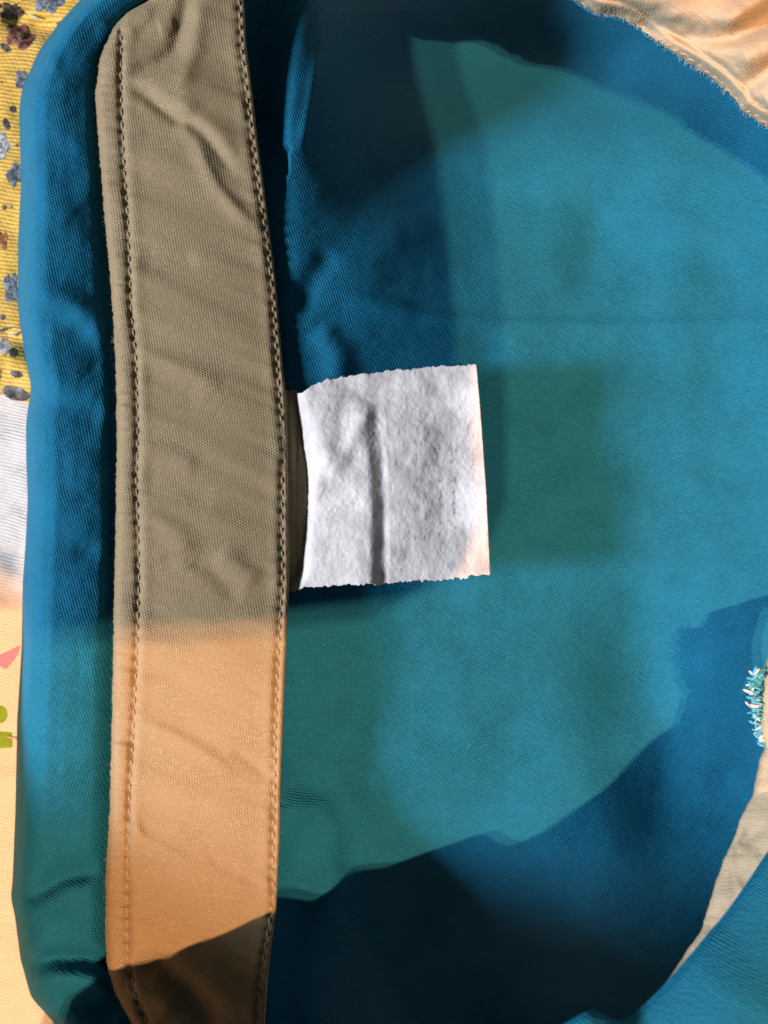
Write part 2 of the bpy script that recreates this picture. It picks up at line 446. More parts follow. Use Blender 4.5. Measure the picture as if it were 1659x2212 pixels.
# stitches wander a little
stL = stL + RNG.uniform(-2, 2, len(stL)); stR = stR + RNG.uniform(-2, 2, len(stR))
def tape_z(px, py):
    tlx = sm(TL, py, 8); trx = sm(TR, py, 8)
    dl = px - tlx; dr = trx - px
    z = 0*px + 0.02
    # rounded doubled hem at the left, gentle crown in the body of the tape
    z = z - 0.22*np.exp(-np.clip(dl, 0, None)/5.5)
    z = z - 0.06*np.exp(-np.clip(dr, 0, None)/3.0)
    z = z + 0.045*np.sin(np.pi*np.clip((dl-48)/np.maximum(dl+dr-68, 1), 0, 1))
    # seams pull the cloth down
    sl = seam_dist(px, py, SEAM_L); sr = seam_dist(px, py, SEAM_R)
    z = z - 0.030*np.exp(-0.5*(sl/5.0)**2) + 0.012*np.exp(-0.5*((sl-17)/9)**2) + 0.010*np.exp(-0.5*((sl+18)/9)**2)
    z = z - 0.020*np.exp(-0.5*(sr/5.0)**2) + 0.012*np.exp(-0.5*((sr+15)/9)**2)
    # needle holes between stitches
    for pts, st, s0 in ((SEAM_L, stL, sl), (SEAM_R, stR, sr)):
        k = np.clip(np.searchsorted(st, py), 1, len(st)-1)
        dn = np.minimum(np.abs(py - st[k]), np.abs(py - st[k-1]))
        z = z - 0.028*np.exp(-0.5*(dn/3.0)**2)*np.exp(-0.5*(s0/4.5)**2)
        z = z - 0.008*np.exp(-0.5*(dn/5.0)**2)*np.exp(-0.5*(s0/14)**2)
    # puckers radiating from the left seam (down and to the right)
    q = py - 0.38*(px - interp(SEAM_L, py))
    env = np.exp(-np.clip(sl, 0, None)/75.)*np.clip(sl/12., 0, 1)
    z = z + 0.021*env*fbm(q/44., px/400., 31, 2)
    qh = py - 0.05*sl
    henv = np.clip(-sl/10., 0, 1)
    z = z + 0.014*henv*fbm(qh/13., px/90., 34, 2) + 0.012*henv*vnoise(qh/42., px/200., 35)
    q2 = py - 0.45*(px - interp(SEAM_R, py))
    env2 = np.exp(-np.clip(-sr, 0, None)/90.)*np.clip(-sr/12., 0, 1)
    z = z + 0.022*env2*fbm(q2/40., px/400., 41, 2)
    # long soft diagonal waves
    z = z + 0.035*fbm((py-0.5*px)/110., (px+0.5*py)/420., 44, 2)
    # named folds seen in the photograph
    z = z + crease(px, py, [(258,178),(290,190),(320,208),(352,236),(380,256),(408,264),(436,286),(455,306),(476,334),(506,380)], 10, -0.085, 13)
    z = z + crease(px, py, [(392,196),(412,262),(440,276),(470,300),(505,345)], 18, 0.05)
    z = z + crease(px, py, [(420,300),(440,345),(470,402),(520,460),(566,498)], 14, 0.055, 9)
    z = z + crease(px, py, [(408,-40),(404,0),(400,34),(388,70),(376,112),(340,140),(262,168)], 14, -0.085, 14)
    z = z + crease(px, py, [(428,0),(424,100),(404,150),(388,200)], 14, 0.04)
    z = z + crease(px, py, [(285,84),(330,96),(366,78)], 14, -0.012)
    z = z + crease(px, py, [(330,20),(300,50),(275,80)], 10, 0.03) + crease(px, py, [(340,60),(380,50)], 14, 0.03)
    z = z + crease(px, py, [(298,762),(350,775),(420,802),(480,832)], 12, 0.032, 14)
    z = z + crease(px, py, [(300,800),(360,815),(440,860)], 18, -0.025)
    z = z + crease(px, py, [(300,560),(360,570),(430,560)], 17, -0.03) + crease(px, py, [(300,290),(340,280),(400,268)], 12, -0.02)
    z = z + crease(px, py, [(302,960),(370,980),(430,1010)], 14, 0.03) + crease(px, py, [(302,1090),(380,1150),(420,1200)], 18, 0.04)
    z = z + crease(px, py, [(300,1030),(380,1055),(460,1090)], 18, -0.025)
    z = z + crease(px, py, [(420,1202),(460,1235),(520,1300)], 15, -0.040) + crease(px, py, [(520,1180),(560,1230),(600,1270)], 16, -0.02)
    z = z + crease(px, py, [(345,1210),(400,1205),(440,1225)], 11, -0.025) + crease(px, py, [(470,1190),(560,1260)], 17, 0.035)
    z = z + crease(px, py, [(300,1560),(380,1590),(430,1620),(505,1668)], 13, 0.035, 10)
    z = z + crease(px, py, [(500,1618),(540,1645),(592,1692)], 10, -0.030)
    z = z + crease(px, py, [(306,1520),(400,1560),(500,1600)], 20, -0.018)
    z = z + crease(px, py, [(294,1755),(296,1792),(312,1810),(344,1831),(380,1850),(420,1872)], 8, 0.034, 8)
    z = z + crease(px, py, [(440,1845),(480,1868),(572,1916)], 12, -0.030) + crease(px, py, [(300,1800),(340,1850),(380,1890)], 20, -0.02)
    z = z + crease(px, py, [(280,2085),(340,2092),(400,2135),(440,2180),(480,2230)], 24, -0.20, 18)
    z = z + crease(px, py, [(330,2065),(355,2085),(380,2105)], 12, -0.06) + crease(px, py, [(270,2130),(330,2140),(380,2190)], 22, 0.12)
    return z

vv = np.linspace(0, 1, 130)
ty = np.arange(-60, 2380, 3.2)
VV, TY = np.meshgrid(vv, ty)
rag = 1.2*vnoise(ty/7., ty*0, 51) + 0.8*vnoise(ty/2.7, ty*0, 52)
TXl = sm(TL, ty, 8) + rag; TXr = sm(TR, ty, 8) + 0.35*vnoise(ty/5., ty*0, 54)
# the top of the tape curls round: below y=0 the left edge runs in towards the right
TX = TXl[:, None] + (TXr - TXl)[:, None]*VV
TZ = tape_z(TX, TY)
tape = sheet("facing_tape", TX, TY, TZ, M_tape, garment, thick=0.05)
tag(tape, "long beige twill tape sewn down along both edges")

def fibres(name, bases, dirs, mat, parent, rad=0.0035, lmin=.03, lmax=.12, seg=4, label=None):
    vs = []; fs = []
    for b, d in zip(bases, dirs):
        L = random.uniform(lmin, lmax); p = np.array(b, float); dd = np.array(d, float)
        dd /= np.linalg.norm(dd) + 1e-9
        curl = np.array([random.gauss(0, .5), random.gauss(0, .5), random.gauss(0, .3)])
        base = len(vs)
        for i in range(seg+1):
            r = rad*(1 - 0.7*i/seg)
            side = np.cross(dd, [0, 0, 1]); side /= np.linalg.norm(side)+1e-9
            up = np.cross(side, dd)
            for a in range(3):
                th = a*2.094
                vs.append((p + r*(math.cos(th)*side + math.sin(th)*up))*CM)
            p = p + dd*L/seg; dd = dd + curl*0.35; dd /= np.linalg.norm(dd)
        for i in range(seg):
            for a in range(3):
                q = base + i*3
                fs.append((q+a, q+(a+1) % 3, q+3+(a+1) % 3, q+3+a))
    o = new_mesh_obj(name, np.array(vs), np.array(fs), mat, parent)
    tag(o, label, kind="stuff")
    return o
bs = []; ds = []
for k in range(150):
    yy = random.uniform(60, 2200); side_ = random.random() < .7
    xx = float(interp(TL if side_ else TR, yy))
    bs.append(P3(np.array(xx), np.array(yy), -0.05)/CM)
    ds.append(((-1 if side_ else 1)*abs(random.gauss(.6,.4)), random.gauss(0, 1), random.gauss(.1, .3)))
fibres("edge_fibres", bs, ds, M_thread, tape, rad=0.0018, lmin=.02, lmax=.07, label="tiny loose fibres along the tape's edges")
bs = [P3(np.array(250.), np.array(738.), -0.02)/CM]*4
fibres("frayed_end", bs, [(-1,.5,.2),(-1,.2,.3),(-.8,-.3,.1),(-1,.8,.1)], M_cream_thread, tape, rad=0.004, lmin=.05, lmax=.11)

# stitches (each its own piece, sharing one mesh)
def capsule_mesh(name, L, r, mat, seg=8, bend=0.0, rings=7):
    vs = []; fs = []
    for i in range(rings):
        t = i/(rings-1)
        a = (t-0.5)*2
        rr = r*max(0.12, math.sqrt(max(0, 1-abs(a)**3.2)))
        zc = -0.55*r - bend*a*a
        for j in range(seg):
            th = 2*math.pi*j/seg
            vs.append((rr*math.cos(th), a*L/2, zc + rr*math.sin(th)*0.8))
    for i in range(rings-1):
        for j in range(seg):
            fs.append((i*seg+j, i*seg+(j+1) % seg, (i+1)*seg+(j+1) % seg, (i+1)*seg+j))
    vs = np.array(vs)*CM
    o = new_mesh_obj(name, vs, fs, mat)
    me = o.data
    bpy.data.objects.remove(o)
    return me
st_meshes = [capsule_mesh("stitch", 0.120, 0.0120, M_thread, bend=0.030),
             capsule_mesh("stitch", 0.112, 0.0110, M_thread, bend=0.024),
             capsule_mesh("stitch", 0.126, 0.0126, M_thread, bend=0.036)]
def put_part(name, me, loc, rot, parent, scale=(1,1,1)):
    o = bpy.data.objects.new(name, me)
    o.location = loc; o.rotation_euler = rot; o.scale = scale
    col.objects.link(o); o.parent = parent
    return o
from mathutils import Matrix, Vector, Euler
for pts, st in ((SEAM_L, stL), (SEAM_R, stR)):
    for k in range(len(st)-1):
        if pts is SEAM_R and 905 < st[k] < 1000:
            continue
        y = (st[k]+st[k+1])/2; x = float(interp(pts, y))
        ln = (st[k+1]-st[k])/STP
        pa = P3(np.array(float(interp(pts, st[k]))), np.array(st[k]), 0.0)
        pb = P3(np.array(float(interp(pts, st[k+1]))), np.array(st[k+1]), 0.0)
        X = np.array([[x]]); Y = np.array([[y]])
        z = float(tape_z(X, Y)[0, 0]) + 0.024
        p = P3(np.array(x), np.array(y), z)
        rz = math.atan2(pb[1]-pa[1], pb[0]-pa[0]) + math.pi/2 + RNG.uniform(-.10, .10) + 0.10
        put_part("stitch", st_meshes[RNG.randint(3)], p, (RNG.uniform(-.04,.04), 0, rz), tape, (1, ln*RNG.uniform(.92,1.02), 1))

# ------------------------------------------------------------------ white label and its beige tab
LT = [(636,846),(650,848),(662,842),(672,836),(684,827),(730,816),(780,808),(830,803),(870,798),(950,791),(1000,788),(1030,787)]
LB = [(632,1272),(680,1268),(720,1265),(800,1262),(900,1256),(1008,1249),(1012,1243),(1060,1240)]
LL = [(787,630),(848,638),(900,647),(960,655),(1000,662),(1050,665),(1100,664),(1150,660),(1230,650),(1272,634),(1300,630)]
nu, nv = 190, 190
u = np.linspace(0, 1, nu); v = np.linspace(0, 1, nv)
UU, VVv = np.meshgrid(u, v)
xt = 638 + (1029-638)*UU; xb = 636 + (1059-636)*UU
ytop = interp(LT, xt); ybot = interp(LB, xb)
LY = ytop + (ybot-ytop)*VVv
xr = 1029 + (1059-1029)*VVv + 3*np.sin(VVv*3.14)
xl = interp(LL, LY)
LX = xl + (xr - xl)*UU
edge = np.exp(-VVv*60)*(2.6*vnoise(LX/6., LX*0, 61)+1.5*vnoise(LX/2.5, LX*0, 62)) + np.exp(-(1-VVv)*60)*(2.8*vnoise(LX/6., LX*0, 63)+1.6*vnoise(LX/2.4, LX*0, 64))
LY = LY + edge
LX = LX + np.exp(-UU*80)*1.6*vnoise(LY/8., LY*0, 65)
def label_z(px, py):
    z = -0.04 + 0*px
    z = z - 0.10*np.clip((px-640)/400., 0, 1)
    z = z - 0.20*np.exp(-np.clip(px-interp(LL, py), 0, None)/9.)*1.0
    # upright crease in the middle: gentle climb, sudden drop, short rise
    d = px - np.interp(py, [780, 900, 1000, 1100, 1270], [812, 815, 822, 827, 826])
    a = np.interp(py, [780, 850, 920, 1000, 1270], [0.01, 0.04, 0.10, 0.19, 0.22])
    f = np.clip((d+30)/36., 0, 1)
    z = z + 0.62*a*np.where(d <= -30, np.exp(-0.5*((d+30)/48.)**2), 1 - f*f*(3-2*f))
    z = z + 0.02*np.exp(-np.clip(d, 0, None)/60.)*np.clip(d/16., 0, 1)**2*a/0.2
    # slanting crease upper left
    z = z + crease(px, py, [(800,868),(770,925),(742,970),(712,1032)], 34, 0.085, 16)
    z = z + crease(px, py, [(718,850),(712,920),(706,1000),(700,1040)], 34, 0.07, 20)
    z = z + crease(px, py, [(745,860),(742,930),(725,985)], 20, -0.06, 20)
    z = z + blob(px, py, 780, 840, 40, 22, -0.05)
    z = z + crease(px, py, [(905,800),(900,900),(890,1050),(900,1240)], 50, 0.05)
    z = z + blob(px, py, 960, 1010, 45, 120, -0.06) + (0.09 - 0.11*np.cos(2*np.pi*(py-965)/235.))*np.clip((px-930)/120., 0, 1)**2
    z = z + 0.012*fbm(px/40., py/50., 66, 3) + 0.003*fbm(px/6., py/6., 69, 2)
    return z
lab = sheet("care_label", LX, LY, label_z(LX, LY), M_label, garment, thick=0.02)
tag(lab, "square white nonwoven label, blank side up, creased, sewn in under the tape")

# the tab the label is folded from: a strip of tape colour between seam and label
ty2 = np.linspace(842, 1278, 120); tv = np.linspace(0, 1, 24)
TV, TY2 = np.meshgrid(tv, ty2)
xa = 600 + 0*TY2; xb2 = interp(LL, TY2) + 5
TX2 = xa + (xb2-xa)*TV
TZ2 = -0.14 - 0.16*TV + 0.012*fbm(TX2/9., TY2/120., 71, 2) + 0.05*np.sin((TY2-842)/436.*3.14)
tab = sheet("label_tab", TX2, TY2, TZ2, M_hem, garment, thick=0.02)
tag(tab, "shaded beige strip between the seam and the white label")

# ------------------------------------------------------------------ gathered beige rim, upper right
def resample(pts, n, smooth=6):
    a = np.array(pts, float); d = np.r_[0, np.cumsum(np.hypot(*np.diff(a, axis=0).T))]
    t = np.linspace(0, d[-1], n)
    x = np.interp(t, d, a[:, 0]); y = np.interp(t, d, a[:, 1])
    for _ in range(smooth):
        x[1:-1] = (x[:-2]+2*x[1:-1]+x[2:])/4; y[1:-1] = (y[:-2]+2*y[1:-1]+y[2:])/4
    return x, y, t

RIM = [(780,-60),(900,-30),(1000,-30),(1100,-34),(1163,-42),(1205,-24),(1246,2),(1288,28),(1320,33),(1368,49),(1416,87),(1464,119),(1544,174),(1589,216),(1600,238),(1659,276),(1740,340),(1830,440),(1900,560)]
ex, ey, et = resample(RIM, 340)
nxn = np.gradient(ex); nyn = np.gradient(ey); nl = np.hypot(nxn, nyn)
ox, oy = nyn/nl, -nxn/nl           # outward (up, right)
# even out the outward direction so that the strips do not cross
for _ in range(80):
    ox[1:-1] = (ox[:-2]+2*ox[1:-1]+ox[2:])/4; oy[1:-1] = (oy[:-2]+2*oy[1:-1]+oy[2:])/4
rv = np.linspace(0, 1, 110)**1.25
RV, RE = np.meshgrid(rv, np.arange(340))
RX = ex[:, None] + ox[:, None]*420*RV + (1.8*vnoise(et/5., et*0, 72))[:, None]*np.exp(-RV*60)
RY = ey[:, None] + oy[:, None]*420*RV + (1.8*vnoise(et/4., et*0, 73))[:, None]*np.exp(-RV*60)
RZ = -0.25 + 1.15*(1-np.exp(-RV*420/55.)) - 1.4*RV**3
sE = et[:, None] + 0*RV
RZ = RZ + crease(RX, RY, [(1400,60),(1470,76),(1530,84),(1580,80),(1627,60),(1700,24)], 14, -0.30, 20, taper=False)
RZ = RZ + crease(RX, RY, [(1290,34),(1340,30),(1400,32),(1450,20)], 10, -0.10) + crease(RX, RY, [(1270,-30),(1400,-6),(1520,-40)], 20, 0.12)
RZ = RZ + crease(RX, RY, [(1380,46),(1440,52),(1490,50)], 9, -0.08)
RZ = RZ + crease(RX, RY, [(1560,66),(1580,40),(1640,0),(1700,-50)], 22, 0.22) + crease(RX, RY, [(1610,200),(1620,180),(1659,150),(1740,120)], 16, -0.20)
RZ = RZ + crease(RX, RY, [(1590,140),(1640,110),(1720,80)], 22, 0.16) + crease(RX, RY, [(1650,230),(1700,215)], 14, 0.1)
RZ = RZ + 0.035*np.clip(1-RV*4, 0, 1)*fbm(sE/26., RV*4, 75, 3) + 0.03*fbm(RX/60., RY/60., 78, 3)
# stitched ridge parallel to the raw edge
RZ = RZ + 0.05*np.exp(-0.5*((RV*420-22)/6)**2) - 0.05*np.exp(-0.5*((RV*420-34)/5)**2)
rim = sheet("gathered_facing", RX, RY, RZ, M_beige, garment, thick=0.05)
tag(rim, "gathered pale beige facing with a frayed edge at the upper right")
# blue welt peeping below the frayed edge
WX = ex[:, None] + ox[:, None]*(-5 + 40*np.linspace(0, 1, 10)[None, :]) + (2.2*vnoise(et/7., et*0, 80))[:, None]
WY = ey[:, None] + oy[:, None]*(-5 + 40*np.linspace(0, 1, 10)[None, :])
WZ = -0.46 + 0*WX - 0.02*np.linspace(0, 1, 10)[None, :]
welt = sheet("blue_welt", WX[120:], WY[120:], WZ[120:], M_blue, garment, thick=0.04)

# loose fibres along cut edges (too fine to count): one part each
bs = []; ds = []
for k in range(330):
    i = random.randint(90, 300)
    p = P3(np.array(ex[i]+random.uniform(-2, 3)), np.array(ey[i]+random.uniform(-3, 2)), -0.22 + random.uniform(-.05, .1))/CM
    bs.append(p); ds.append((-ox[i]*1.0+random.gauss(0,.7), oy[i]*1.0+random.gauss(0,.7), random.gauss(0.1, .4)))
fibres("frayed_fibres", bs, ds, M_cream_thread, rim, rad=0.0022, lmin=.015, lmax=.09, label="fine frayed fibres along the cut edge")

# twisted hem threads on the rim edge
tw = capsule_mesh("hem_stitch", 0.13, 0.012, M_beige, bend=0.01)
for k in range(26):
    i = int(np.interp(k, [0, 25], [170, 300]))
    off = 10 + RNG.uniform(-2, 2)
    px_, py_ = ex[i]+ox[i]*off, ey[i]+oy[i]*off
    vi = int(np.argmin(np.abs(rv*420-off)))
    z = RZ[i, vi] + 0.035
    ang = math.atan2(-nyn[i], nxn[i]) + math.pi/2 + 0.5
    put_part("hem_stitch", tw, P3(np.array(px_), np.array(py_), z), (0, 0, ang+RNG.uniform(-.2,.2)), rim, (1, RNG.uniform(.8,1.1), 1))

# ------------------------------------------------------------------ beige strip, lower right
STL = [(1300,2050),(1350,1900),(1372,1770),(1387,1700),(1407,1661),(1446,1650),(1500,1644),(1570,1641),(1613,1652),(1640,1640),(1717,1626),(1764,1600),(1815,1583),(1858,1562),(1906,1545),(1966,1527),(2009,1515),(2039,1493),(2062,1478),(2150,1420),(2260,1360)]
sy = np.arange(1330, 2262, 4.0)
sv = np.linspace(0, 1, 60)
SV, SY = np.meshgrid(sv, sy)
SXl = sm(STL, sy, 5) + 1.2*vnoise(sy/9., sy*0, 82)
SX = SXl[:, None] + 260*SV
zb = interp([(1180,0.1),(1400,0.5),(1700,0.8),(1900,1.0),(2100,1.5),(2262,1.9)], SY)
SZ = zb - 0.10*np.exp(-SV*260/5.) + 0.9*SV*1.6
SZ = SZ + crease(SX, SY, [(1660,1700),(1630,1770),(1590,1850)], 16, -0.05, 20) + crease(SX, SY, [(1659,1790),(1625,1800),(1600,1830)], 10, -0.07)
SZ = SZ + crease(SX, SY, [(1545,1950),(1570,1930),(1610,1915)], 12, 0.05) + 0.03*fbm(SX/30., SY/45., 84, 3)
strip = sheet("side_facing", SX, SY, SZ, M_beige, garment, thick=0.05)
tag(strip, "narrow pale beige facing curving down the right side")

# overlocked nick in that strip: every loop a piece
lp_t = capsule_mesh("overlock_loop", 0.15, 0.022, M_teal_thread, bend=0.0)
lp_c = capsule_mesh("overlock_loop", 0.13, 0.020, M_cream_thread, bend=0.0)
loops = [(1636,1450,0,.2),(1626,1455,1,.9),(1622,1466,0,1.4),(1630,1470,0,1.8),(1620,1480,1,1.5),(1634,1486,0,1.2),(1617,1494,1,1.2),(1628,1500,0,1.7),
         (1622,1508,0,1.4),(1634,1512,1,1.6),(1618,1522,1,1.0),(1629,1526,0,1.9),(1638,1532,0,1.3),(1626,1540,0,1.5),(1634,1550,1,.8),(1641,1552,0,1.9),
         (1630,1562,0,1.2),(1640,1570,1,1.6),(1634,1578,0,1.3),(1646,1582,0,1.9),(1640,1592,0,1.2),(1648,1600,1,1.6),(1652,1612,0,1.4),(1645,1606,0,1.0)]
oy_ = np.linspace(1444, 1616, 60)
ox_ = interp([(1444,1650),(1452,1629),(1480,1624),(1540,1628),(1580,1637),(1616,1652)], oy_) + 1.5*vnoise(oy_/6., oy_*0, 86)
OXg = ox_[:, None] + (1672 - ox_)[:, None]*np.linspace(0, 1, 14)[None, :]
OYg = oy_[:, None] + 0*OXg
sheet("overlock_edge", OXg, OYg, 0.50 + 0.03*np.sin(OYg/3.1) + 0*OXg, M_teal_thread, strip, thick=0.05)
for k in range(60):
    t_ = RNG.uniform(1450, 1610)
    loops.append((float(interp([(1444,1646),(1452,1629),(1480,1624),(1540,1628),(1580,1637),(1616,1650)], t_)) + RNG.uniform(0, 12), t_, int(RNG.rand() < .25), RNG.uniform(0, 3.1)))
for (lx, ly, c, r) in loops:
    put_part("overlock_loop", lp_c if c else lp_t, P3(np.array(float(lx)), np.array(float(ly)), 0.62+RNG.uniform(-.05,.05)),
             (RNG.uniform(-.4,.4), RNG.uniform(-.3,.3), r), strip, (RNG.uniform(.8,1.2), RNG.uniform(.9,1.4), 1))
bs = []; ds = []
for k in range(90):
    lx, ly = loops[random.randrange(len(loops))][:2]
    bs.append(P3(np.array(lx+random.uniform(-4,4)), np.array(ly+random.uniform(-4,4)), 0.62)/CM); ds.append((random.gauss(-.6,.6), random.gauss(0,.8), random.gauss(.2,.4)))
fibres("loose_fibres", bs, ds, M_teal_thread, strip, lmin=.02, lmax=.06)

# ------------------------------------------------------------------ raised near fold, lower right and beyond the bottom of the view
# visible edge (sketch px, py, height) then an unseen run shaped to shadow the bottom (x, y, height in cm)
vis = [(1900,1560,1.0),(1780,1690,1.5),(1659,1837,2.2),(1631,1880,2.4),(1596,1932,2.6),(1562,1979,2.8),(1527,2018,3.0),(1493,2060,3.2),(1433,2129,3.4),(1398,2164,3.5),(1347,2212,3.6)]
E = [tuple(P3(np.array(float(a)), np.array(float(b)), c)/CM) for a, b, c in vis]
def occl(px, py, zs, ze):
    p = P3(np.array(float(px)), np.array(float(py)), zs)/CM
    h = ze - zs
    return (p[0] + TILT[0]*h, p[1] + TILT[1]*h, ze)
bound = [(1050,1780,None,3.8),(960,1815,None,3.9),(850,1855,None,4.0),(745,1868,None,4.0),(690,1925,None,4.0),(597,1950,0,4.0),(540,1975,0,4.0),(480,2003,0,4.0),(430,2015,0,4.0),(380,2038,0,4.0),
         (350,2068,0,4.0),(310,2064,0,4.0),(270,2072,0,4.0),(238,2086,0,3.9),(160,2130,-.4,3.6),(110,2240,-1.5,3.2),(40,2420,-2.8,3.0)]
for a, b, zs, ze in bound:
    if zs is None: zs = lz_at(a, b)
    E.append(occl(a, b, zs, ze))
E = np.array(E)
d = np.r_[0, np.cumsum(np.linalg.norm(np.diff(E[:, :2], axis=0), axis=1))]
nE = 420
t = np.linspace(0, d[-1], nE)
EE = np.stack([np.interp(t, d, E[:, k]) for k in range(3)], -1)
for _ in range(10):
    EE[1:-1] = (EE[:-2]+2*EE[1:-1]+EE[2:])/4
tn = np.gradient(EE[:, :2], axis=0)
nrm = np.stack([-tn[:, 1], tn[:, 0]], -1); nrm /= np.linalg.norm(nrm, axis=1, keepdims=True)
# outward = away from the opening (right / down)
if nrm[40, 0] < 0: nrm = -nrm
for _ in range(300):
    nrm[1:-1] = (nrm[:-2]+2*nrm[1:-1]+nrm[2:])/4
nrm /= np.linalg.norm(nrm, axis=1, keepdims=True)
fv = np.linspace(0, 1, 90)
rise = np.interp(fv, [0, .04, .10, .2, .35, .55, .8, 1.0], [0, .50, .82, 1.02, 1.2, .7, -2.0, -5.0])
for _ in range(4):
    rise[1:-1] = (rise[:-2]+2*rise[1:-1]+rise[2:])/4
W3 = np.zeros((nE, 90, 3))
W3[:, :, :2] = EE[:, None, :2] + nrm[:, None, :]*(8.0*fv)[None, :, None]
W3[:, :, 2] = EE[:, None, 2] + rise[None, :]
TT, FF = np.meshgrid(t, 8.0*fv, indexing='ij')
W3[:, :, 2] += (0.10*fbm((TT+0.6*FF)/1.1, (FF-0.5*TT)/2.6, 91, 3) + 0.10*np.sin((TT*0.9+FF*1.4)*1.9))*np.clip(FF/1.0, 0, 1)
W3[:, :, 2] = np.maximum(W3[:, :, 2], -3.2)
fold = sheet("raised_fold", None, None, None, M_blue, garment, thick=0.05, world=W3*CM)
tag(fold, "out of focus blue fold bulging up at the lower right")

# ------------------------------------------------------------------ cloths below, at the left
def ground_grid(x0, x1, y0, y1, step):
    return np.meshgrid(np.arange(x0, x1+step, step), np.arange(y0, y1+step, step))
# yellow cloth: top, cream cloth: below; edge runs slightly downhill to the right
X, V_ = np.meshgrid(np.linspace(-900, 420, 220), np.linspace(0, 1, 200))
ylow = 852 + 0.30*(X)*(X > 0)*1.0 + 0.12*X*(X <= 0) + 3*vnoise(X/20., X*0, 101)
Yc = -300 + (ylow+300)*V_
def yz(px, py):
    z = -2.95 + 0.05*fbm(px/90., py/90., 103, 3)
    z = z + crease(px, py, [(0,40),(60,48),(110,66),(170,90)], 18, -0.25) + crease(px, py, [(0,60),(70,40),(100,30)], 10, 0.05)
    z = z + crease(px, py, [(-60,760),(20,770),(60,800),(90,860)], 26, 0.22) + crease(px, py, [(20,716),(40,712),(70,730)], 8, 0.10)
    return z
yc = sheet("yellow_cloth", X, Yc, yz(X, Yc), M_yellow, None, thick=0.06)
tag(yc, "yellow cloth with dark and maroon embroidered flowers behind the garment's upper left edge", "cloth")

def czf(px, py):
    z = -3.05 + 0.03*fbm(px/120., py/60., 107, 3) + 0.0*px
    z = z + crease(px, py, [(-200,1200),(0,1192),(60,1196),(120,1200)], 8, -0.10) + blob(px, py, 30, 1235, 20, 25, -0.08)
    return z
X2, Y2 = np.meshgrid(np.linspace(-900, 420, 200), np.linspace(780, 2600, 320))
cc = sheet("cream_cloth", X2, Y2, czf(X2, Y2), M_cream, None, thick=0.06)
tag(cc, "cream ribbed cloth with pink and green printed shapes beside the garment's lower left edge", "cloth")

def patch(name, cx, cy, rx, ry, mat, parent, zf, lobes=0, jag=0.15, rot=0.0, seed=0, lift=0.004, pts=None, label=None):
    """a small raised embroidered or printed shape lying on the cloth"""
    n = 44; rs = np.random.RandomState(seed)
    th = np.linspace(0, 2*math.pi, n, endpoint=False)
    if pts is None:
        r = 1 + 0.16*np.cos(lobes*th + seed) * (lobes > 0)
        r = r + jag*rs.uniform(-1, 1, n)
        x = rx*r*np.cos(th); y = ry*r*np.sin(th)
        bx = cx + x*math.cos(rot) - y*math.sin(rot); by = cy + x*math.sin(rot) + y*math.cos(rot)
    else:
        bx, by, _ = resample(pts + [pts[0]], n+1, 0); bx = bx[:-1]; by = by[:-1]
        cx, cy = np.mean(bx), np.mean(by)
    rings = []
    for f, h in ((0.0, 1.0), (.35, 1.1), (.7, 1.0), (.93, .8), (1.0, -0.3)):
        qx = cx + (bx-cx)*f; qy = cy + (by-cy)*f
        hz = zf(qx[:, None], qy[:, None])[:, 0] + lift*(h + 0.5*jag*rs.uniform(-1, 1, n))
        rings.append(P3(qx, qy, hz))
    vs = np.concatenate(rings); fs = []
    for k in range(4):
        for j in range(n):
            fs.append((k*n+j, k*n+(j+1) % n, (k+1)*n+(j+1) % n, (k+1)*n+j))
    o = new_mesh_obj(name, vs, np.array(fs)[:, ::-1], mat, parent)
    if label: o["label"] = label
    return o
def emb(name, c, c2, scale=1400):
    g = NT(name); tc = g.n("ShaderNodeTexCoord")
    n1 = g.n("ShaderNodeTexNoise"); n1.inputs["Scale"].default_value = scale; n1.inputs["Detail"].default_value = 5
    n1.inputs["Distortion"].default_value = 0.6
    g.l(tc.outputs["Object"], n1.inputs["Vector"])
    r = g.n("ShaderNodeValToRGB"); r.color_ramp.elements[0].position = .42; r.color_ramp.elements[1].position = .6
    r.color_ramp.elements[0].color = (*c, 1); r.color_ramp.elements[1].color = (*c2, 1)
    g.l(n1.outputs["Fac"], r.inputs[0]); g.l(r.outputs[0], g.b.inputs["Base Color"])
    bp = g.n("ShaderNodeBump"); bp.inputs["Strength"].default_value = .3; bp.inputs["Distance"].default_value = 0.00015
    g.l(n1.outputs["Fac"], bp.inputs["Height"]); g.l(bp.outputs[0], g.b.inputs["Normal"])
    g.b.inputs["Roughness"].default_value = .5
    return g.m
G_dark = emb("dark_embroidery", (.03,.025,.02), (.16,.13,.10)); G_grey = emb("grey_embroidery", (.06,.08,.09), (.26,.30,.32))
G_mar = emb("maroon_embroidery", (.09,.02,.02), (.42,.20,.13), 900); G_white = emb("silver_embroidery", (.22,.20,.19), (.75,.72,.70))
G_org = emb("orange_embroidery", (.20,.05,.03), (.60,.30,.06))
